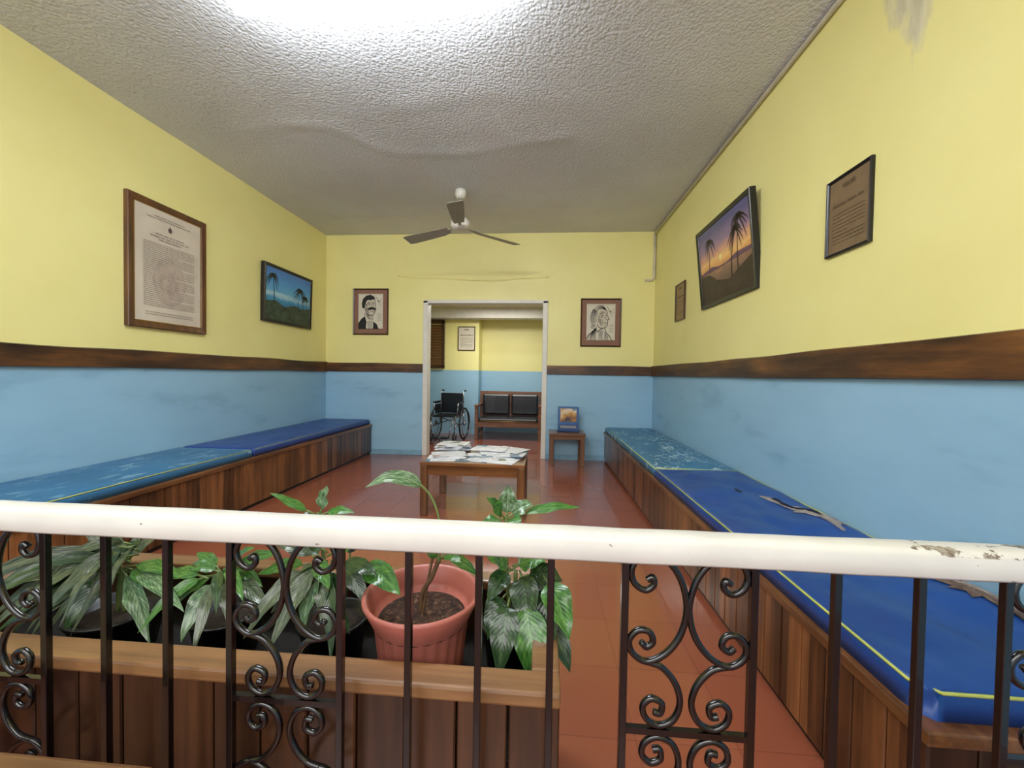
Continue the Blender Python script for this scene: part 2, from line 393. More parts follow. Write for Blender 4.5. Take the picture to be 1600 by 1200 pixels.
def ragged(name,outline,mat,lift=.004,amp=.012,sub=4,seed=0):
    def build(top):
        rnd=random.Random(seed)
        c=Vector((sum(p[0] for p in outline)/len(outline),sum(p[1] for p in outline)/len(outline)))
        pts=[]
        for i,p in enumerate(outline):
            q=outline[(i+1)%len(outline)]
            for k in range(sub):
                t=k/sub; x=p[0]+(q[0]-p[0])*t; y=p[1]+(q[1]-p[1])*t
                sg=1 if (k%2) else -1
                dx,dy=x-c.x,y-c.y; L=math.hypot(dx,dy)+1e-6
                a_=sg*amp*rnd.uniform(.2,1); x+=dx/L*a_; y+=dy/L*a_
                pts.append((min(x,1.388),y))
        n=len(pts); v=[]
        for s,l in ((1,lift*.4),(.8,lift),(.5,lift*.8),(.2,lift)):
            v+=[(c.x+(x-c.x)*s,c.y+(y-c.y)*s,top(c.x+(x-c.x)*s,c.y+(y-c.y)*s)+l+rnd.uniform(0,.004)*(s<1)) for x,y in pts]
        f=[]
        for j in range(3): f+=[(j*n+i,j*n+(i+1)%n,(j+1)*n+(i+1)%n,(j+1)*n+i) for i in range(n)]
        f.append(tuple(range(3*n,4*n)))
        return mk(name,v,f,mat)
    return build
tears=[ragged('tear',[(1.20,2.28),(1.25,2.25),(1.29,2.16),(1.35,2.05),(1.335,1.96),(1.37,1.86),(1.31,1.80),(1.285,1.76),(1.28,1.90),(1.225,1.98),(1.25,2.08),(1.21,2.16)],FOAM,.006,.022,3,1),
       ragged('tear',[(1.225,2.22),(1.25,2.18),(1.275,2.08),(1.31,1.98),(1.30,1.90),(1.275,1.98),(1.25,2.08)],TEARSHADE,.013,.010,3,2),  # dark patch laid over the foam as painted shadow in the tear
       ragged('tear',[(1.12,2.39),(1.15,2.37),(1.145,2.33),(1.12,2.34)],BLACKP,.004,.004),
       ragged('tear',[(1.25,1.56),(1.31,1.52),(1.385,1.46),(1.387,1.2),(1.387,.96),(1.33,1.0),(1.30,1.12),(1.315,1.2),(1.27,1.28),(1.28,1.38),(1.235,1.46)],FOAMB,.007,.022,4,3),
       ragged('tear',[(1.29,1.46),(1.33,1.42),(1.36,1.30),(1.375,1.10),(1.35,1.08),(1.335,1.22),(1.31,1.32)],FOAM,.014,.016,4,4)]
a,_=cushion('bright blue vinyl bench cushion with yellow piping and torn top',rx0,rx1,.89,2.91,RZ,RT,BLUE,[[(rx0+.004,2.90),(rx0+.004,.93),(rx0+.04,.893),(rx1,.893)],[(rx0,2.905),(rx1,2.905)],[(rx1-.004,2.9),(rx1-.004,1.62)]],tears,wav=.028,cut=.03,pr=.0038); a["group"]=G

# ------------------------------------------------------------------ railing
RY=.70
P=[]
sec=[(-.027,.788),(-.027,.820),(-.022,.827),(-.012,.830),(.012,.830),(.022,.827),(.027,.820),(.027,.788),(.022,.783),(-.022,.783)]
v=[];f=[];xs=[-1.6+3.1*i/60 for i in range(61)]; n=len(sec)
for x in xs:
    for a,b in sec: v.append((x,RY+a,b+.0015*noise.noise(Vector((x*9,a*30,0)))))
for i in range(60):
    for k in range(n): f.append((i*n+k,i*n+(k+1)%n,(i+1)*n+(k+1)%n,(i+1)*n+k))
f.append(tuple(range(n))); f.append(tuple(60*n+k for k in range(n-1,-1,-1)))
h=mk('handrail',v,f,HAND,True); h["label"]='chipped white painted handrail'; P.append(h)
S=.1289; PW=.216
posts=[.150,.366,.366+S+.004,.366+2*S+.006,.366+3*S+.008,.366+3*S+PW,.366+4*S+PW]
panels=[(.150,.366),(.374+3*S,.374+3*S+PW)]
xx=.150
for k in range(4): xx-=S; posts.append(xx)
panels.append((xx-PW,xx)); xx-=PW; posts.append(xx)
for k in range(3): xx-=S; posts.append(xx)
panels.append((xx-PW,xx)); xx-=PW; posts.append(xx); posts.append(xx-S)
for px in posts: P.append(box('post',(px-.0062,px+.0062,RY-.0062,RY+.0062,.0,.785),IRON,.001,1))
P.append(box('bottom_rail',(-1.55,1.45,RY-.008,RY+.008,.12,.136),IRON))
up=[(1013,907),(1022,902),(1024,914),(1011,923),(994,914),(988,895),(997,876),(1018,868),(1046,877),(1067,905),(1077,948),(1068,990),(1045,1021),(1015,1035),(992,1023),(987,1003),(1000,987),(1018,988),(1025,1003),(1014,1012),(1006,1005)]
lo=[(1015,1035),(1040,1043),(1062,1068),(1070,1098),(1059,1125),(1036,1135),(1016,1125),(1011,1106),(1024,1093),(1041,1100),(1039,1115),(1028,1114)]
for a,b in panels:
    cx=(a+b)/2; yc=1144
    for sgn in (1,-1):
        for L_ in (up,lo):
            for mir in (0,1):
                pts=[]
                for q in smoothpts([(p[0],p[1],0) for p in L_],6):
                    u_,w_=q.x,q.y
                    if mir: w_=2*yc-w_
                    pts.append((cx+sgn*(u_-1079)/935,RY,.787-(w_-870)/890))
                P.append(tubes('scroll',[pts],.0058,IRON,8))
    P.append(box('crossbar',(a,b,RY-.005,RY+.005,.474,.485),IRON))
thing('railing','black wrought-iron railing with scroll panels and white handrail','railing',(0,RY,0),P)

P=[box('seat',(-1.7,-.63,.33,.60,.405,.44),RIMW,.008),boxes('leg',[(-.75,-.70,.36,.41,0,.405)],TABWZ,.003),boxes('leg',[(-.75,-.70,.52,.57,0,.405)],TABWZ,.003),boxes('leg',[(-1.6,-1.55,.36,.41,0,.405)],TABWZ,.003),boxes('leg',[(-1.6,-1.55,.52,.57,0,.405)],TABWZ,.003)]
thing('wooden_bench','light brown wooden plank bench in front of the iron railing','bench',(-1.15,.46,0),P)

# ------------------------------------------------------------------ planter
px0,px1,py0,py1,pz=-1.56,.045,.735,1.19,.50
n=16; P=[]
P.append(boxes('front_panel',[(px0+(px1-px0)*i/n+.002,px0+(px1-px0)*(i+1)/n-.002,py0+.008,py0+.026,.02,pz-.03) for i in range(n)],PANELX,.003,1))
P.append(boxes('side_panel',[(px1-.028,px1-.01,py0+.03+.1*i,py0+.03+.1*i+.097,.02,pz-.03) for i in range(4)],PANEL,.003,1))
P.append(boxes('back_panel',[(px0+.01,px1-.03,py1-.026,py1-.008,0,pz-.03),(px0+.01,px0+.028,py0+.03,py1-.03,0,pz-.03)],PANELX,.003,1))
P.append(boxes('rim',[(px0,px1,py0,py0+.062,pz-.03,pz),(px0,px1-.004,py1-.06,py1,pz-.03,pz),(px0,px0+.06,py0+.062,py1-.06,pz-.03,pz),(px1-.058,px1,py0+.062,py1-.06,pz-.032,pz-.002)],RIMW,.006))
P.append(box('soil',(px0+.03,px1-.03,py0+.03,py1-.03,.02,.335),simple('dark_soil',(20,16,13),.95,var=.4,scale=40,bump=.8)))
thing('planter_box','long wooden plank planter box behind the iron railing','planter',((px0+px1)/2,(py0+py1)/2,0),P)

def leafmesh(b,t,w,h=.03,kind=0,nh=(0,-.55,.8),pet=.22,droop=0):
    b=Vector(b);t=Vector(t); c=(b+t)/2+Vector((0,0,h)); N=14; V=[];Fc=[];uv=[];mi=[]
    def q(s): return b*(1-s)**2+c*2*s*(1-s)+t*s*s
    pv,pf=tubedata([q(pet*k/3) for k in range(4)],.0028,5); V+=pv; Fc+=pf; uv+=[(0,0)]*len(pv); mi+=[1]*len(pf)
    base=len(V)
    rx=random.uniform(-.3,.3)
    for i in range(N+1):
        s=i/N; g=pet+(1-pet)*s; p=q(g); d=(q(min(1,g+.02))-q(g-.02)).normalized()
        nn=Vector(nh)+Vector((rx,0,0)); side=d.cross(nn).normalized(); nrm=side.cross(d).normalized()
        ww=w*.5*(math.sin(math.pi*min(1,(s**.72)))**.85 if 0<s<1 else .02)*(1.1-.2*s)
        rip=.07*w*math.sin(s*14+rx*9)
        for k,e in enumerate((-1,-.5,0,.5,1)):
            V.append(p+side*ww*e+nrm*(abs(e)*ww*.32-(abs(e)==1)*ww*.12+rip*abs(e)))
            uv.append((.5+e*.5,s))
    for i in range(N):
        for k in range(4):
            a=base+i*5+k; Fc.append((a,a+1,a+6,a+5)); mi.append(0)
    o=mk('leaf',V,Fc,[LEAFM[kind],STEM],True,uv)
    for p_,m_ in zip(o.data.polygons,mi): p_.material_index=m_
    return o
def nursery(cx,cy,r=.085,z0=.335,h=.11):
    prof=[(r*.8,z0),(r,z0+h),(r+.006,z0+h),(r+.006,z0+h+.008),(r-.004,z0+h+.008),(r-.006,z0+h-.012),(.001,z0+h-.012)]
    a=lathe('pot',prof,BLACKP,24,(cx,cy,0)); b=lathe('soil',[(r-.008,z0+h-.014),(r*.5,z0+h-.008),(.002,z0+h-.005)],simple('wet_soil',(44,32,24),.95,var=.5,scale=60,bump=.8),24,(cx,cy,0)); a["label"]='black plastic nursery pot'; return [a,b]
GP='houseplants in the planter'
cx,cy=-.285,.945; z0=.336
prof=[(.092,0),(.100,.02),(.104,.10),(.112,.165),(.117,.172),(.130,.20),(.141,.222),(.141,.228),(.134,.230),(.128,.222),(.116,.188),(.112,.17),(.001,.165)]
pot=lathe('pot',[(r,z0+z-.0) for r,z in prof],TERRA,96,(cx,cy,0)); pot["label"]='ribbed terracotta-coloured plastic pot with wide rim'
for vv in pot.data.vertices:
    z=vv.co.z-z0
    if .015<z<.17:
        dx,dy=vv.co.x-cx,vv.co.y-cy; an=math.atan2(dy,dx); 
        if math.hypot(dx,dy)>.09: k=1+.015*math.cos(an*24); vv.co.x=cx+dx*k; vv.co.y=cy+dy*k
soil=lathe('soil',[(.114,z0+.166),(.09,z0+.176),(.05,z0+.172),(.002,z0+.18)],SOIL,40,(cx,cy,0))
stem=smoothpts([(-.29,.945,.50),(-.285,.943,.56),(-.262,.94,.60),(-.245,.94,.645)])
vv,ff=tubedata(stem,.0055,8); S1=mk('stem',vv,ff,BARK,True)
pet=smoothpts([(-.245,.94,.64),(-.24,.94,.70),(-.248,.94,.76),(-.266,.935,.805),(-.29,.93,.832)])
S2=tubes('stem',[pet],.0027,STEM,6); S3=tubes('stem',[smoothpts([(-.285,.94,.5),(-.27,.945,.6),(-.255,.945,.68)])],.0035,BARK,6)
lv=[leafmesh((-.283,.932,.824),(-.405,.885,.832),.036,.05,0,(0,-.75,.65),.02),
    leafmesh((-.24,.94,.65),(-.15,.96,.60),.03,.03,1),leafmesh((-.24,.94,.65),(-.18,.90,.66),.026,.02,1),leafmesh((-.24,.94,.64),(-.275,.92,.70),.026,.0,1),
    leafmesh((-.245,.94,.64),(-.19,.95,.72),.026,.01,1),leafmesh((-.285,.94,.50),(-.25,.86,.47),.026,.02,2)]
thing('potted_plant','plant with one arching leaf in a terracotta-coloured pot','plant',(cx,cy,z0),[pot,soil,S1,S2,S3]+lv,group=GP)
def plant(label,cx,cy,leaves,stems,r=.085):
    P=nursery(cx,cy,r)
    for s_ in stems: P.append(tubes('stem',[smoothpts(s_)],.0055,STEM,7))
    for L_ in leaves: P.append(leafmesh(*L_))
    thing('potted_plant',label,'plant',(cx,cy,.335),P,group=GP)
F_=(0,-.9,.3)
plant('leafy green plant drooping over the end of the planter',-.07,1.02,[
 ((-.09,1.05,.71),(-.135,1.0,.785),.045,.0,1),((-.09,1.05,.71),(-.085,1.05,.805),.05,.0,0),((-.09,1.05,.71),(-.02,1.05,.755),.05,.02,0),((-.08,1.05,.71),(.11,1.10,.735),.03,.03,1),((-.09,1.05,.71),(-.15,.98,.71),.04,.02,1),((-.09,1.05,.715),(-.05,.98,.70),.045,.02,1),
 ((-.07,1.0,.60),(-.13,.95,.655),.045,.01,1),((-.07,1.0,.60),(.015,.98,.635),.06,.03,1),((-.07,1.0,.61),(.13,1.05,.64),.045,.03,2),((-.05,1.0,.58),(.06,1.0,.58),.06,.03,2),((-.07,1.0,.60),(-.12,.92,.56),.05,.03,2),
 ((-.03,.98,.57),(.075,.90,.42),.075,.06,2,F_),((-.04,.95,.56),(.0,.85,.40),.08,.06,1,F_),((-.07,.95,.56),(-.085,.85,.43),.065,.05,2,F_),((.01,.98,.60),(.07,.88,.51),.07,.04,1,F_),((-.08,.98,.55),(-.12,.92,.47),.06,.04,2,F_),((-.04,1.0,.58),(.05,.97,.50),.07,.04,2,F_),((-.05,1.0,.60),(-.02,.90,.50),.07,.05,2,F_),((0,1.0,.58),(.03,.88,.45),.065,.06,2,F_)],
 [[(-.07,1.02,.44),(-.085,1.03,.58),(-.09,1.05,.72)],[(-.06,1.02,.44),(-.06,1.0,.54),(-.06,1.0,.6)]],.075)
plant('tall leafy plant with pale variegated leaves in the planter',-.54,1.0,[
 ((-.62,1.05,.70),(-.72,1.0,.775),.026,.0,1),((-.61,1.05,.70),(-.59,1.05,.785),.048,.0,0),((-.61,1.05,.70),(-.51,1.05,.71),.028,.02,1),((-.61,1.05,.70),(-.66,.99,.69),.03,.02,2),
 ((-.56,.98,.60),(-.70,.98,.65),.045,.03,3),((-.56,.98,.60),(-.66,1.04,.64),.04,.02,0),((-.56,1.0,.61),(-.45,1.0,.65),.045,.03,1),((-.47,.98,.60),(-.325,.90,.575),.06,.035,1),((-.56,.98,.59),(-.45,.90,.475),.05,.05,2,F_),((-.57,.98,.58),(-.565,.90,.475),.055,.05,0,F_),((-.58,.98,.58),(-.66,.92,.50),.05,.04,3,F_),((-.58,.98,.59),(-.74,.98,.56),.04,.03,1),((-.53,.98,.59),(-.39,.92,.61),.045,.03,2),((-.60,1.0,.59),(-.51,.92,.57),.04,.03,1),
 ((-.50,1.0,.6),(-.50,1.02,.68),.045,.01,2),((-.58,1.0,.6),(-.60,.93,.53),.045,.03,2,F_),((-.56,1.0,.6),(-.52,.90,.50),.05,.05,3,F_),((-.55,1.0,.6),(-.41,.93,.52),.045,.05,2,F_),((-.56,1.0,.62),(-.62,.97,.66),.04,.02,2),
 ((-.58,.98,.6),(-.70,.88,.46),.04,.06,3,F_),((-.56,.98,.6),(-.62,.86,.45),.045,.07,3,F_),((-.55,.98,.6),(-.47,.86,.43),.035,.06,2,F_)],
 [[(-.56,1.0,.44),(-.58,1.02,.58),(-.615,1.05,.71)],[(-.54,.99,.44),(-.555,.98,.55),(-.56,.98,.61)],[(-.53,1.0,.44),(-.50,1.0,.55),(-.47,.98,.61)]])
plant('low spreading green plant in a black nursery pot',-.84,1.0,[
 ((-.85,.98,.545),(-.86,.88,.44),.045,.05,0,F_),((-.83,.98,.56),(-.69,1.0,.61),.035,.03,1),((-.84,.98,.56),(-.98,1.04,.55),.035,.03,1),((-.83,.98,.55),(-.665,.92,.51),.04,.03,3),((-.85,.95,.56),(-.985,.95,.555),.035,.03,1),((-.84,1.0,.56),(-.84,1.04,.61),.03,.0,1),((-.83,.98,.55),(-.75,.90,.47),.04,.04,3,F_),((-.84,.98,.56),(-.74,.97,.64),.03,.02,1),((-.84,.98,.56),(-.92,.92,.50),.03,.03,1),((-.84,.98,.56),(-.78,.95,.60),.03,.02,1),((-.84,1.0,.56),(-.71,.96,.54),.03,.03,1),((-.84,.98,.56),(-.93,1.0,.60),.03,.02,1),((-.84,.98,.56),(-.90,.95,.58),.025,.02,1),
 ((-.84,.97,.56),(-.80,.85,.43),.03,.06,3,F_),((-.85,.97,.56),(-.95,.86,.47),.03,.06,1,F_),((-.83,.97,.57),(-.70,.88,.55),.028,.05,1),((-.84,.97,.57),(-.76,.87,.52),.025,.06,2)],
 [[(-.84,1.0,.44),(-.84,.98,.56)]])
LL=[((-1.13,.98,.555),(-.94,.88,.43),.05,.06,0,F_),((-1.13,.98,.56),(-1.32,1.04,.58),.04,.03,3),((-1.13,1.0,.56),(-1.15,1.04,.62),.04,.01,2),((-1.13,.98,.56),(-1.32,.94,.51),.05,.04,3),((-1.13,.98,.555),(-1.34,.88,.415),.06,.07,3,F_),((-1.12,.98,.56),(-.905,.94,.56),.035,.04,1),((-1.13,.98,.55),(-1.17,.88,.44),.05,.06,2,F_),((-1.12,.98,.56),(-.95,.92,.53),.035,.03,1),((-1.14,1.0,.57),(-1.26,1.04,.62),.04,.02,3),((-1.12,.98,.55),(-.85,.88,.515),.035,.05,0),((-1.15,.96,.57),(-1.36,.88,.53),.05,.05,3),((-1.14,.98,.57),(-1.27,.90,.45),.05,.05,3,F_),((-1.12,.98,.57),(-1.05,1.02,.65),.03,.01,3),((-1.14,.98,.57),(-1.24,.98,.67),.035,.02,3)]
for k in range(26):
    a=(k%13)/12; LL.append(((-1.08-.10*a+random.uniform(-.03,.03),.97+random.uniform(-.03,.05),.56+.06*random.random()),(-1.08-.40*a+random.uniform(-.03,.03),.83+.09*random.random(),.41+.17*random.random()),random.uniform(.022,.036),.05+.06*random.random(),random.choice((2,3,3,3)),F_,.12))
plant('large plant with dark green and silvery drooping leaves in the planter',-1.14,.98,LL,
 [[(-1.14,.98,.44),(-1.135,.98,.57)],[(-1.12,.98,.44),(-1.12,.98,.56)]],.1)

# ------------------------------------------------------------------ coffee table + papers
def table(name,label,x0,x1,y0,y1,z,leg,apron,topt,over=.0,shelf=None):
    P=[box('top',(x0-over,x1+over,y0-over,y1+over,z-topt,z),TABW,.004)]
    i=.012
    P.append(boxes('apron',[(x0+i,x1-i,y0+i,y0+i+.018,z-topt-apron,z-topt),(x0+i,x1-i,y1-i-.018,y1-i,z-topt-apron,z-topt),(x0+i,x0+i+.018,y0+.04,y1-.04,z-topt-apron,z-topt),(x1-i-.018,x1-i,y0+.04,y1-.04,z-topt-apron,z-topt)],TABW,.002))
    for a in (x0,x1-leg):
        for b in (y0,y1-leg): P.append(box('leg',(a,a+leg,b,b+leg,0,z-topt),TABWZ,.004))
    return thing(name,label,'table',((x0+x1)/2,(y0+y1)/2,0),P)
table('coffee_table','low brown wooden coffee table covered with loose papers',-.93,-.125,2.98,3.62,.42,.055,.075,.028,.004)
table('side_table','small brown wooden side table against the blue wall',.10,.52,4.82,5.17,.40,.05,.05,.028,.01)
def magmat(i,kind):
    m=NT('printed_paper_%d'%i)
    mp=m.add('ShaderNodeMapping'); mp.inputs['Location'].default_value=(i*1.7,i*.9,0); m.link(m.co(),mp.inputs['Vector'])
    b=m.add('ShaderNodeTexBrick'); m.link(mp.outputs['Vector'],b.inputs['Vector']); b.inputs['Scale'].default_value=1; b.inputs['Brick Width'].default_value=.05; b.inputs['Row Height'].default_value=.012; b.inputs['Mortar Size'].default_value=.003
    w=lin((226,227,233)); g=lin((166,168,176))
    b.inputs['Color1'].default_value=g; b.inputs['Color2'].default_value=lin((196,198,206)); b.inputs['Mortar'].default_value=w
    pic=[lin((100,130,155)),lin((50,50,56)),lin((150,120,100)),lin((50,120,155)),lin((110,120,90))][kind%5]
    v=m.add('ShaderNodeTexVoronoi',distance='CHEBYCHEV'); v.inputs['Scale'].default_value=11; m.link(mp.outputs['Vector'],v.inputs['Vector'])
    s=m.sep(v.outputs['Color']); k=m.math('GREATER_THAN',s[0],.84); k2=m.math('GREATER_THAN',s[1],.45)
    c=m.mix(k2,w,b.outputs['Color']); c=m.mix(k,c,pic)
    m.col(c); m.rough(.45); return m.m
MM=[magmat(i,i) for i in range(6)]
def sheet(i,x,y,z,w,h,rot):
    nx,ny=4,4; v=[];f=[];t=.0045
    for k in (0,1):
        for b in range(ny+1):
            for a in range(nx+1):
                u=a/nx-.5; q=b/ny-.5
                v.append((u*w+.004*noise.noise(Vector((i,q*3,0))),q*h,(t if k else 0)))
    N=(nx+1)*(ny+1); W=nx+1
    for b in range(ny):
        for a in range(nx):
            c=b*W+a; f.append((c,c+W,c+W+1,c+1)); f.append((N+c,N+c+1,N+c+W+1,N+c+W))
    for a in range(nx): f.append((a,a+1,N+a+1,N+a)); c=ny*W+a; f.append((c+1,c,N+c,N+c+1))
    for b in range(ny): c=b*W; f.append((c+W,c,N+c,N+c+W)); c=b*W+nx; f.append((c,c+W,N+c+W,N+c))
    o=mk('newspaper',v,f,MM[i%6]); o.location=(x,y,z); o.rotation_euler=(0,0,rot)
    o["label"]='loose folded newspaper on the coffee table'; o["category"]='newspaper'; o["group"]='papers on the coffee table'
    return o
SH=[(-.74,3.14,.34,.24,.15,0),(-.72,3.20,.30,.22,-.2,1),(-.76,3.23,.28,.21,.35,2),(-.36,3.13,.36,.26,-.25,0),(-.40,3.20,.36,.26,.1,1),(-.44,3.23,.32,.24,.5,2),(-.30,3.30,.34,.26,-.12,3),(-.36,3.36,.34,.24,.3,4),(-.27,3.40,.28,.22,-.5,5),(-.44,3.40,.30,.23,-.15,6),
    (-.78,3.48,.30,.22,.1,3),(-.79,3.50,.28,.21,-.1,4),(-.77,3.49,.28,.21,.2,5),(-.79,3.50,.28,.21,.0,6),(-.78,3.49,.27,.20,.15,7),(-.76,3.47,.22,.16,.6,8),
    (-.78,3.50,.26,.19,-.08,9)]
for i,(x,y,w,h,r,l) in enumerate(SH): sheet(i,x,y,.4205+l*.0062,w,h,r)

CALB=simple('display_blue',(46,92,150),.35); CALD=simple('display_dark_blue',(30,62,112),.35)
P=[boxes('stand',[(-.135,.135,-.05,.06,0,.012)],CALD,.003),box('back_board',(-.13,.13,-.012,0,.012,.31),CALB,.004),box('leaf_pad',(-.115,.115,-.022,-.012,.03,.085),CALD,.002)]
def artmat():
    m=NT('display_picture'); x,y,z=m.sep(); n=m.noise(9,3); m.col(m.ramp(m.math('ADD',m.math('MULTIPLY',n,.8),m.math('MULTIPLY',m.math('SUBTRACT',z,.2),1.2)),[(.25,lin((30,40,60))),(.36,lin((150,100,50))),(.44,lin((190,140,60))),(.52,lin((226,206,170))),(.62,lin((60,110,150)))])); m.rough(.3); return m.m
P.append(box('picture',(-.10,.10,-.015,-.012,.12,.285),artmat()))
def flat(name,polys,y,mat):
    v=[];f=[]
    for pl in polys:
        n=len(v); v+=[(a,y,b) for a,b in pl]; f.append(tuple(range(n,n+len(pl))))
    return mk(name,v,f,mat)
def stroke(pts,w,w2=None):
    out=[]; w2=w if w2 is None else w2; n=len(pts)-1
    for i in range(n):
        a=Vector(pts[i]);b=Vector(pts[i+1]); d=(b-a)
        if d.length<1e-6: continue
        nn=Vector((-d.y,d.x)).normalized(); wa=w+(w2-w)*i/n; wb=w+(w2-w)*(i+1)/n
        out.append([tuple(a-nn*wa/2),tuple(b-nn*wb/2),tuple(b+nn*wb/2),tuple(a+nn*wa/2)])
    return out
def textlines(x0,x1,z0,z1,n,th,center=False,gap=.5):
    out=[]
    for i in range(n):
        z=z1-(z1-z0)*(i+.5)/n; x=x0; xe=x1
        if center: 
            k=random.uniform(.5,1)*(x1-x0)/2; x=(x0+x1)/2-k; xe=(x0+x1)/2+k
        elif i%6==5: xe=x0+(x1-x0)*random.uniform(.3,.8)
        while x<xe:
            L_=random.uniform(2,7)*th; e=min(x+L_,xe); out.append([(x,z-th/2),(e,z-th/2),(e,z+th/2),(x,z+th/2)]); x=e+th*gap*1.6
    return out
P.append(flat('lettering',textlines(-.10,.10,.04,.075,3,.005),-.0225,PAPER))
thing('desk_display','blue tabletop display card with a colourful picture on the side table','display',(.33,5.0,.402),P,local=True,tilt=-.06)

# ------------------------------------------------------------------ pictures
def picframe(w,h,fw,dp,mat,inset=.006):
    o=[(-w/2,-h/2),(w/2,-h/2),(w/2,h/2),(-w/2,h/2)]
    def ring(k,y): return [(x-math.copysign(k,x),y,z-math.copysign(k,z)) for x,z in o]
    rs=[ring(0,0),ring(0,-dp+.004),ring(.004,-dp),ring(fw*.45,-dp+.003),ring(fw-.003,-dp+inset),ring(fw,-dp+inset+.004),ring(fw,-.002)]
    v=[p for r in rs for p in r]; f=[]
    for i in range(len(rs)-1):
        for k in range(4): f.append((i*4+k,i*4+(k+1)%4,(i+1)*4+(k+1)%4,(i+1)*4+k))
    return mk('frame',v,f,mat)
def picture(name,label,loc,rot,w,h,fw,dp,fmat,backmat,extra=None,tilt=0,edge=None,mat=None,matw=0):
    P=[picframe(w,h,fw,dp,fmat)]
    yb=-dp+.012
    iw,ih=w-2*fw,h-2*fw
    if mat:
        P.append(box('mat_board',(-iw/2,iw/2,yb,-.002,-ih/2,ih/2),mat)); P.append(box('print',(-iw/2+matw,iw/2-matw,yb-.002,yb,-ih/2+matw*1.1,ih/2-matw*.9),backmat)); y=yb-.003; iw-=2*matw; ih-=2*matw
    else: P.append(box('print',(-iw/2,iw/2,yb,-.002,-ih/2,ih/2),backmat)); y=yb-.001
    if edge:
        e=.008; P.append(boxes('inner_edge',[(-iw/2,iw/2,y-.002,y,-ih/2,-ih/2+e),(-iw/2,iw/2,y-.002,y,ih/2-e,ih/2),(-iw/2,-iw/2+e,y-.002,y,-ih/2,ih/2),(iw/2-e,iw/2,y-.002,y,-ih/2,ih/2)],edge))
    if extra: P+=extra(iw,ih,y)
    return thing(name,label,'picture',loc,P,rot=rot,local=True,tilt=tilt)
R90=math.pi/2
def doc_big(iw,ih,y):
    m=.07
    t=textlines(-iw/2+m,iw/2-m,-ih*.36,ih*.20,34,.005)+textlines(-iw*.3,iw*.3,ih*.22,ih*.29,3,.009,True)+textlines(-iw*.4,iw*.4,ih*.40,ih*.44,2,.007,True)+textlines(-iw*.35,iw*.35,-ih*.44,-ih*.40,2,.005)
    em=[[(math.cos(a)*.016,ih*.345+math.sin(a)*.020+(.018 if abs(a-R90)<.01 else 0)) for a in [2*math.pi*k/24 for k in range(24)]]]
    wm=[[(math.cos(2*math.pi*k/32)*.14*(1+.06*math.cos(k*math.pi/2)),-ih*.12+math.sin(2*math.pi*k/32)*.19) for k in range(32)]]
    wm2=[[(math.cos(2*math.pi*k/32)*.09,-ih*.13+math.sin(2*math.pi*k/32)*.12) for k in range(32)]]
    WM=simple('watermark_brown',(198,182,166),.6,var=.18,scale=8); WM2=simple('watermark_pale',(194,176,160),.6,var=.22,scale=14)
    return [flat('watermark',wm,y-.0006,WM),flat('watermark',wm2,y-.001,WM2),flat('emblem',em,y-.0015,INKE),flat('lettering',t,y-.002,INKG)]
picture('framed_document','large wooden-framed aged document with crest on the yellow wall',(XL,2.92,1.885),R90,.655,.955,.045,.035,wood('doc_frame_wood',(58,32,18),(124,78,44),axis=2),AGED,doc_big,edge=GOLD)
def sunsetmat(stops,h):
    m=NT('landscape_paint_%d'%len(stops)); x,y,z=m.sep(); n=m.noise(6,5,.65,mapscale=(1,1,3))
    f=m.math('ADD',m.math('ADD',m.math('DIVIDE',z,h),.5),m.math('MULTIPLY',m.math('SUBTRACT',n,.5),.22))
    m.col(m.ramp(f,[(p,lin(c)) for p,c in stops])); m.rough(.3); return m.m
def palm(x,z0,hh,lean,fr,w=.012):
    t=[(x+lean*(k/6)**2,z0+hh*k/6) for k in range(7)]; out=stroke(t,w,w*.7); tx,tz=t[-1]
    for k in range(11):
        a=math.pi*(-.25+1.5*k/10)+random.uniform(-.15,.15); L_=fr*random.uniform(.8,1.1)
        p=[(tx+math.cos(a)*L_*s,tz+math.sin(a)*L_*s*.8-.7*L_*s*s) for s in (0,.3,.6,.85,1)]
        out+=stroke(p,w*1.6,w*.3)
    return out
PALMK=simple('palm_silhouette',(28,20,30),.4); PALMG=simple('palm_dark_green',(20,40,34),.4,var=.3)
def clipper(iw,ih): return lambda P_: [[(max(-iw/2+.002,min(iw/2-.002,a)),max(-ih/2+.002,min(ih/2-.002,b))) for a,b in q] for q in P_]
def sunset(iw,ih,y):
    pol=palm(.12,-ih*.30,ih*.55,.10,.12)+palm(.22,-ih*.3,ih*.66,.05,.13)+palm(-.24,-ih*.1,ih*.42,.02,.10,.009)
    fg=[[(-iw/2,-ih/2),(iw/2,-ih/2),(iw/2,-ih*.15),(iw*.3,-ih*.22),(iw*.1,-ih*.3),(-iw*.15,-ih*.24),(-iw*.3,-ih*.12),(-iw/2,-ih*.1)]]
    sun=[[(-.04+math.cos(2*math.pi*k/20)*.024,.02+math.sin(2*math.pi*k/20)*.022) for k in range(20)]]
    hills=[[(-iw/2,-.04),(-.2,-.02),(-.08,-.045),(.05,-.05),(.2,-.02),(iw/2,-.03),(iw/2,-.06),(-iw/2,-.06)]]
    c=clipper(iw,ih)
    return [flat('painted_sun',sun,y-.0004,simple('sun_yellow',(255,236,160),.4)),flat('painted_hills',hills,y-.0006,simple('hill_purple',(110,80,100),.5)),flat('painted_shore',fg,y-.0009,simple('shore_dark',(54,38,36),.4,var=.5,scale=14)),flat('painted_palms',c(pol),y-.0014,PALMK)]
SUN=sunsetmat([(.15,(70,50,50)),(.36,(140,104,88)),(.45,(224,156,96)),(.53,(244,196,120)),(.62,(216,156,132)),(.75,(148,122,156)),(.92,(92,90,136))],.6)
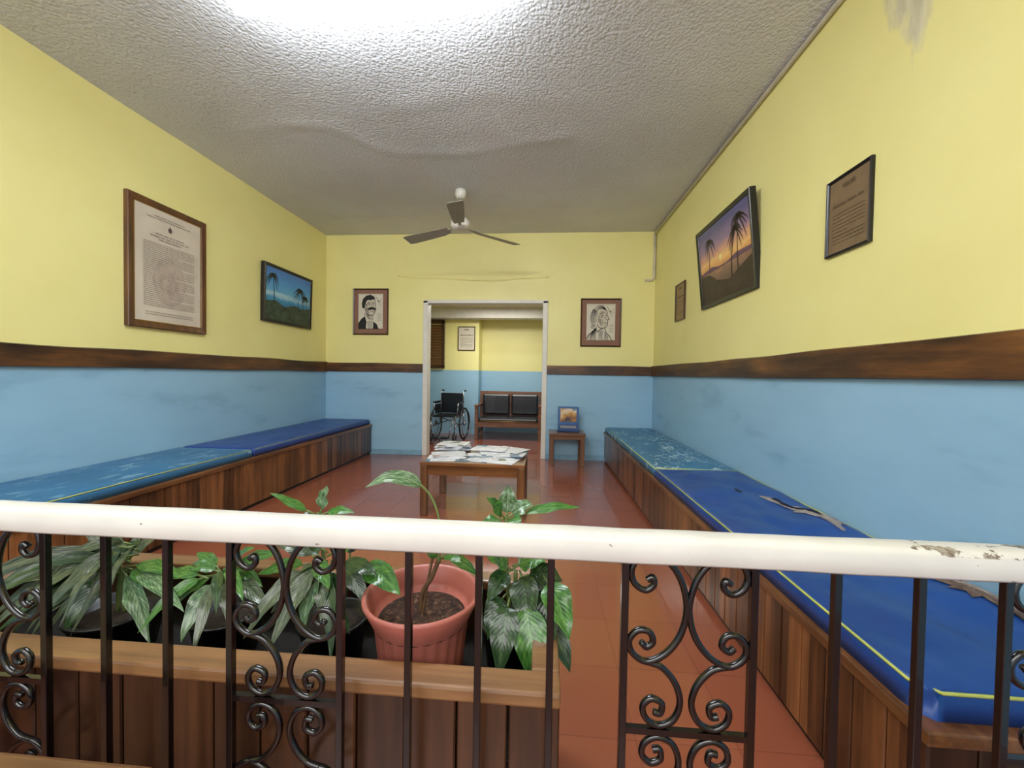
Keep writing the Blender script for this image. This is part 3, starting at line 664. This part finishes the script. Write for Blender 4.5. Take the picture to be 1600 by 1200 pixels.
picture('framed_painting','black-framed sunset beach painting with palm silhouettes, tilted from the wall',(XR-.01,3.19,2.03),-R90,.91,.665,.034,.045,FRAMEK,SUN,sunset,tilt=.10)
def land(iw,ih,y):
    pol=palm(-.26,-ih*.15,ih*.50,-.03,.12)+palm(.16,-ih*.2,ih*.42,.03,.13)+palm(.26,-ih*.2,ih*.30,.03,.09)
    fg=[[(-iw/2,-ih/2),(iw/2,-ih/2),(iw/2,-ih*.12),(iw*.3,-ih*.16),(iw*.1,-ih*.13),(-iw*.1,-ih*.22),(-iw*.3,-ih*.12),(-iw/2,-ih*.16)]]
    c=clipper(iw,ih)
    return [flat('painted_shore',fg,y-.0007,simple('shore_green',(50,70,56),.4,var=.7,scale=16)),flat('painted_palms',c(pol),y-.0012,PALMG)]
SEA=sunsetmat([(.3,(40,100,140)),(.42,(60,150,200)),(.5,(180,216,232)),(.56,(100,176,220)),(.8,(70,146,216)),(.95,(60,122,202)),(1.0,(60,122,202)),(1.0,(60,122,202))],.55)
picture('framed_painting','black-framed tropical shore painting with blue sky and palms',(XL,4.38,1.94),R90,.86,.62,.034,.045,FRAMEK,SEA,land,tilt=.03)
def portrait(kind):
    def fn(iw,ih,y):
        U=lambda P_: [[((a-.5)*iw,(b-.5)*ih) for a,b in q] for q in P_]
        k=[];sk=[]
        def st_(pts,w=.018,w2=None):
            sp=[(q.x,q.y) for q in smoothpts([(a,b,0) for a,b in pts],5)]; k.extend(stroke(sp,w,w2))
        def between(A,B,n,w=.008):
            for i in range(n+1):
                t=i/n; st_([(a[0]+(b[0]-a[0])*t,a[1]+(b[1]-a[1])*t) for a,b in zip(A,B)],w*random.uniform(.6,1.3),w*.4)
        if kind==0:
            k+= [[(.16,.60),(.14,.74),(.19,.87),(.32,.96),(.50,.98),(.65,.93),(.69,.84),(.62,.855),(.50,.83),(.38,.84),(.31,.77),(.28,.70),(.265,.60)],
                 [(.35,.575),(.42,.605),(.50,.64),(.55,.617),(.61,.635),(.70,.59),(.75,.545),(.68,.545),(.60,.562),(.53,.555),(.43,.543)],
                 [(.0,.0),(.0,.17),(.12,.29),(.27,.37),(.33,.22),(.31,.0)],[(.60,.0),(.62,.22),(.76,.14),(.84,.0)]]
            sk+= [[(.265,.60),(.28,.70),(.31,.77),(.38,.84),(.50,.83),(.62,.855),(.68,.84),(.70,.70),(.69,.58),(.65,.46),(.56,.39),(.42,.40),(.32,.47)],[(.27,.46),(.58,.39),(.60,.24),(.44,.18),(.29,.34)]]
            st_([(.68,.84),(.69,.74),(.705,.64),(.69,.54),(.65,.45),(.56,.39),(.43,.40),(.34,.45),(.29,.54),(.265,.60)],.018)
            st_([(.38,.735),(.43,.755),(.50,.735)],.028,.01);st_([(.57,.74),(.62,.755),(.67,.735)],.026,.01)
            k+=[[(.40,.70),(.445,.714),(.49,.70),(.445,.684)],[(.58,.70),(.62,.712),(.66,.70),(.62,.686)]]
            st_([(.53,.72),(.565,.67),(.585,.635),(.54,.625)],.012);st_([(.48,.515),(.55,.505),(.62,.52)],.012)
            between([(.29,.60),(.32,.52),(.39,.43)],[(.38,.60),(.41,.53),(.46,.46)],7);between([(.29,.72),(.31,.66),(.30,.60)],[(.36,.74),(.37,.68),(.36,.62)],5)
            between([(.64,.62),(.64,.54),(.60,.46)],[(.69,.62),(.68,.54),(.65,.48)],3)
            st_([(.27,.47),(.25,.37)],.02);st_([(.58,.41),(.60,.26)],.016);between([(.29,.44),(.35,.36),(.44,.28)],[(.40,.42),(.46,.34),(.54,.28)],6)
            between([(.33,.22),(.38,.12),(.38,.0)],[(.60,.22),(.56,.12),(.56,.0)],6,.014)
        else:
            sk+= [[(.66,.86),(.72,.76),(.73,.68),(.79,.59),(.73,.555),(.73,.47),(.65,.38),(.50,.35),(.38,.40),(.33,.54),(.38,.74),(.50,.87)]]
            TOP=[(.69,.84),(.58,.95),(.40,.96),(.24,.88)];TIN=[(.66,.84),(.56,.88),(.44,.86),(.36,.78)]
            between(TOP,TIN,8,.010)
            SO=[(.24,.88),(.15,.74),(.13,.58),(.19,.45)];SI=[(.38,.80),(.36,.70),(.33,.60),(.34,.50)]
            between(SO,SI,11,.011)
            between([(.20,.44),(.16,.38),(.20,.32)],[(.32,.46),(.28,.38),(.30,.32)],4,.012)
            st_([(.67,.86),(.72,.78),(.725,.70),(.76,.64),(.79,.595),(.735,.57),(.75,.53),(.735,.50),(.74,.44),(.68,.38),(.56,.345),(.44,.37),(.37,.45)],.018)
            st_([(.47,.73),(.54,.75),(.60,.725)],.026,.01);st_([(.66,.73),(.71,.74)],.022,.01)
            k+=[[(.49,.685),(.54,.70),(.59,.685),(.54,.668)],[(.665,.69),(.69,.70),(.715,.69),(.69,.674)]]
            st_([(.62,.71),(.655,.64),(.67,.60),(.715,.585)],.012);st_([(.59,.485),(.66,.50),(.735,.485)],.018,.008);st_([(.62,.455),(.70,.455)],.01)
            st_([(.58,.60),(.56,.54),(.57,.49)],.010);between([(.40,.60),(.44,.50),(.52,.41)],[(.50,.60),(.53,.52),(.58,.44)],7);between([(.44,.72),(.42,.66),(.43,.60)],[(.47,.66),(.46,.63),(.47,.60)],3)
            between([(.50,.80),(.58,.80),(.66,.79)],[(.50,.77),(.58,.775),(.66,.765)],2,.007);between([(.49,.655),(.54,.645),(.59,.655)],[(.50,.64),(.54,.63),(.58,.64)],2,.006)
            st_([(.32,.34),(.22,.26),(.08,.16),(.0,.04)],.026,.02);st_([(.64,.36),(.68,.24),(.80,.14),(.90,.0)],.022)
            between([(.22,.26),(.16,.14),(.14,.0)],[(.34,.34),(.32,.18),(.34,.0)],7,.018);between([(.64,.24),(.64,.12),(.62,.0)],[(.76,.14),(.76,.08),(.76,.0)],5,.015)
            between([(.06,.14),(.04,.08),(.04,.0)],[(.18,.22),(.14,.10),(.12,.0)],4,.010)
            st_([(.36,.40),(.34,.34),(.38,.24),(.46,.30),(.58,.34)],.02);between([(.40,.28),(.44,.16),(.42,.02)],[(.60,.28),(.56,.16),(.58,.02)],6,.012)
        st_([(.72,.93),(.79,.84),(.86,.81),(.96,.90)],.014,.006);st_([(.80,.83),(.86,.74),(.92,.66)],.016,.006);st_([(.78,.80),(.86,.79),(.95,.78)],.012,.006)
        for i in range(5):
            z=.44-.05*i; st_([(.79+.026*j,z+.014*((j%2)*2-1)*random.random()) for j in range(7)],.007)
        st_([(.02,.02),(.98,.02)],.004);st_([(.02,.98),(.98,.98)],.004)
        return [flat('drawing_tone',U(sk),y-.0004,simple('portrait_tone',(204,194,174),.7)),flat('drawing',U(k),y-.001,INK)]
    return fn
picture('framed_portrait','ink portrait of a moustached man in dark frame with brown mat',(-2.325,YB,1.92),0,.49,.62,.018,.022,FRAMEB,PAPER,portrait(0),mat=BROWNMAT,matw=.058)
picture('framed_portrait','ink portrait of an older man in dark frame with brown mat',(.735,YB,1.79),0,.515,.62,.018,.022,FRAMEB,PAPER,portrait(1),mat=BROWNMAT,matw=.058)
def doc_small(iw,ih,y):
    t=textlines(-iw*.4,iw*.4,-ih*.4,ih*.05,9,.004)+textlines(-iw*.4,iw*.4,ih*.12,ih*.18,1,.012)+textlines(-iw*.2,iw*.2,ih*.36,ih*.42,2,.008,True)
    return [flat('lettering',t,y-.001,simple('faded_ink',(96,78,54),.7))]
picture('framed_certificate','small dark-framed brown certificate high on the yellow wall',(XR,1.975,1.885),-R90,.27,.37,.014,.02,FRAMEK,simple('brown_certificate',(126,104,76),.5,var=.1),doc_small)
picture('framed_certificate','small dark-framed tan certificate near the back corner',(XR,4.23,1.88),-R90,.27,.385,.016,.02,FRAMEB,TAN,doc_small)
picture('framed_certificate','small dark-framed white certificate in the adjoining room',(-1.40,7.2,1.75),0,.32,.44,.016,.02,FRAMEB,PAPER,doc_small)

# ------------------------------------------------------------------ ceiling fan
fx,fy=-.85,3.97; hz=2.57
P=[lathe('canopy',[(.03,2.945),(.055,2.94),(.058,2.90),(.045,2.86),(.02,2.855)],WHITE,24,(fx,fy,0)),
   lathe('rod',[(.013,2.87),(.013,2.62)],GREYM,12,(fx,fy,0)),
   lathe('motor_housing',[(.03,2.66),(.075,2.65),(.095,2.625),(.098,2.59),(.085,2.56),(.05,2.545),(.02,2.54)],WHITE,32,(fx,fy,0))]
def blade(ang):
    v=[];f=[];prof=[(.14,.045),(.22,.055),(.45,.066),(.64,.072),(.69,.064)]
    c,s=math.cos(ang),math.sin(ang)
    for k in (0,1):
        for r,w in prof:
            for e in (-1,1):
                z=hz+e*w*.22-.010*(r>.2)+.004*k-.03*(r/.7)
                v.append((fx+c*r-s*w*e,fy+s*r+c*w*e,z))
    n=len(prof)*2
    for i in range(len(prof)-1):
        a=i*2; f.append((a,a+1,a+3,a+2)); f.append((n+a,n+a+2,n+a+3,n+a+1)); f.append((a,a+2,n+a+2,n+a)); f.append((a+1,n+a+1,n+a+3,a+3))
    f.append((0,n,n+1,1)); a=n-2; f.append((a,a+1,n+a+1,n+a))
    b=mk('blade',v,f,BLADE)
    br=boxes('blade_arm',[(.08,.2,-.015,.015,-.003,.003)],GREYM); br.data.transform(Matrix.Translation((fx,fy,hz-.002))@Matrix.Rotation(ang,4,'Z'))
    return [b,br]
for d in (-82,38,158): P+=blade(math.radians(d))
thing('ceiling_fan','grey three-bladed ceiling fan hanging from the stucco ceiling','fan',(fx,fy,2.95),P)

# ------------------------------------------------------------------ ceiling light
def emis(name,c,s):
    m=NT(name); m.b.inputs['Base Color'].default_value=(.9,.9,.9,1); m.b.inputs['Emission Color'].default_value=c; m.b.inputs['Emission Strength'].default_value=s; return m.m
lx0_,lx1_=-1.5,-.2
P=[box('housing',(lx0_,lx1_,1.68,1.76,2.86,2.945),WHITE,.004),
   box('diffuser',(lx0_+.02,lx1_-.02,1.62,1.83,2.77,2.87),emis('tube_glow',(.88,.94,1,1),38),.035,4)]
thing('ceiling_light','glowing white fluorescent light fixture on the stucco ceiling','light',(-.85,1.72,2.95),P)

# ------------------------------------------------------------------ sofa
sx,sy=-.565,6.88; P=[]
w=1.12;d=.62
for a in (-w/2,w/2-.055):
    P.append(box('leg',(a,a+.055,-d/2,-d/2+.055,0,.56),SOFAW,.005)); P.append(box('leg',(a,a+.055,d/2-.055,d/2,0,.80),SOFAW,.005))
    P.append(box('armrest',(a-.01,a+.065,-d/2-.02,d/2-.02,.56,.59),SOFAW,.008)); P.append(boxes('side_rail',[(a+.015,a+.04,-d/2+.05,d/2-.05,.24,.32),(a+.015,a+.04,-d/2+.05,d/2-.05,.10,.14)],SOFAW,.003))
P.append(boxes('back_frame',[(-w/2+.05,w/2-.05,d/2-.05,d/2-.015,.74,.80),(-w/2+.05,w/2-.05,d/2-.05,d/2-.015,.34,.40),(-.025,.025,d/2-.05,d/2-.015,.40,.74)],SOFAW,.005))
P.append(boxes('seat_frame',[(-w/2+.05,w/2-.05,-d/2+.01,-d/2+.045,.22,.30),(-w/2+.05,w/2-.05,-d/2+.045,d/2-.05,.26,.295)],SOFAW,.004))
for a in (-.5,.015): P.append(box('back_cushion',(a,a+.485,d/2-.15,d/2-.05,.385,.755),BLACKV,.035,4))
P.append(box('seat_cushion',(-w/2+.06,w/2-.06,-d/2+.0,d/2-.14,.295,.375),BLACKV,.03,4))
P.append(tubes('stud_row',[[(-w/2+.07,-d/2+.0,.315),(w/2-.07,-d/2+.0,.315)]],.007,GOLD))
thing('wooden_sofa','two-seat wooden sofa with black leather cushions in adjoining room','sofa',(sx,sy,0),P,local=True)

# ------------------------------------------------------------------ wheelchair
P=[]
def circ(cx,cy,cz,r,n=36,ax='x'): return [(cx,cy+r*math.cos(2*math.pi*k/n),cz+r*math.sin(2*math.pi*k/n)) for k in range(n)]
for s in (-1,1):
    X=s*.275
    P.append(tubes('tyre',[circ(X,.12,.30,.285)],.016,BLACKP,8,True))
    P.append(tubes('wheel_rim',[circ(X,.12,.30,.268),circ(X+s*.035,.12,.30,.245)],.007,CHROME,6,True))
    P.append(tubes('spokes',[[(X,.12,.30),(X,.12+.265*math.cos(k*math.pi/9),.30+.265*math.sin(k*math.pi/9))] for k in range(18)],.0018,CHROME,4))
    P.append(tubes('hub',[[(X-.03,.12,.30),(X+.03,.12,.30)]],.025,CHROME,12))
    P.append(tubes('side_frame',[[(s*.22,.2,.28),(s*.22,.24,.90),(s*.22,.33,.905)],[(s*.22,.21,.45),(s*.22,-.25,.45),(s*.22,-.28,.22)],[(s*.22,.2,.28),(s*.22,-.26,.28)],[(s*.23,.22,.68),(s*.23,-.12,.68),(s*.23,-.16,.45)],[(s*.22,-.25,.45),(s*.19,-.38,.30),(s*.17,-.44,.12)]],.011,CHROME,8))
    P.append(box('armrest',(s*.23-.025,s*.23+.025,-.12,.18,.69,.715),BLACKP,.01))
    P.append(box('side_guard',(s*.215-.004,s*.215+.004,-.10,.18,.48,.66),BLACKV,.003))
    P.append(tubes('caster_wheel',[circ(s*.22,-.28,.095,.075,20)],.018,BLACKP,8,True))
    P.append(tubes('caster_fork',[[(s*.22,-.28,.23),(s*.22,-.28,.175)],[(s*.22-.022,-.28,.17),(s*.22-.022,-.28,.095),(s*.22+.022,-.28,.095),(s*.22+.022,-.28,.17),(s*.22-.022,-.28,.17)]],.008,CHROME,6))
    P.append(box('footrest',(s*.03 if s>0 else -.17,.17 if s>0 else s*.03,-.54,-.40,.10,.12),BLACKP,.006))
    P.append(tubes('push_handle',[[(s*.22,.27,.905),(s*.22,.38,.90)]],.017,BLACKP,8))
P.append(box('seat',(-.215,.215,-.24,.2,.44,.475),BLACKV,.012))
P.append(box('backrest',(-.215,.215,.205,.235,.48,.86),BLACKV,.012))
P.append(tubes('cross_brace',[[(-.22,0,.28),(.22,0,.44)],[(.22,.03,.28),(-.22,.03,.44)]],.009,CHROME,6))
wc=thing('wheelchair','folding wheelchair with black seat and large spoked wheels','wheelchair',(-1.56,6.5,0),P,rot=math.radians(-6),local=True)
wc.scale=(.90,.90,.90)

# ------------------------------------------------------------------ camera
yaw,pitch,roll=.0767,.0229,.0157
f=Vector((-math.sin(yaw)*math.cos(pitch),math.cos(yaw)*math.cos(pitch),-math.sin(pitch)))
r=Vector((math.cos(yaw),math.sin(yaw),0)); u=r.cross(f)
r2=math.cos(roll)*r+math.sin(roll)*u; u2=-math.sin(roll)*r+math.cos(roll)*u
M=Matrix(((r2.x,u2.x,-f.x,0),(r2.y,u2.y,-f.y,0),(r2.z,u2.z,-f.z,1.0988),(0,0,0,1)))
cam=D.cameras.new('camera'); co=D.objects.new('camera',cam); COL.objects.link(co); co.matrix_world=M
cam.sensor_width=36; cam.lens=36*620/1600; cam.clip_start=.02; SC.camera=co
# ------------------------------------------------------------------ lights
def area(name,loc,rot,sx,sy,e,c=(1,1,1)):
    l=D.lights.new(name,'AREA'); l.shape='RECTANGLE'; l.size=sx; l.size_y=sy; l.energy=e; l.color=c
    o=D.objects.new(name,l); COL.objects.link(o); o.location=loc; o.rotation_euler=rot; return o
area('camera_side_fill',(-.8,-1.6,2.4),(math.radians(62),0,0),3.2,1.2,70,(1,.98,.94))  # unseen fill added behind the camera to brighten the room evenly
area('far_room_fill',(-.7,6.2,2.25),(0,0,0),1.2,.5,26,(1,.98,.9))  # added fill for the adjoining room, not an actual fixture
w=D.worlds.new('world'); SC.world=w; w.use_nodes=True
w.node_tree.nodes['Background'].inputs[0].default_value=(.97,.98,1,1); w.node_tree.nodes['Background'].inputs[1].default_value=1.15
SC.view_settings.view_transform='Standard'
SC.view_settings.look='None'
SC.view_settings.exposure=.14
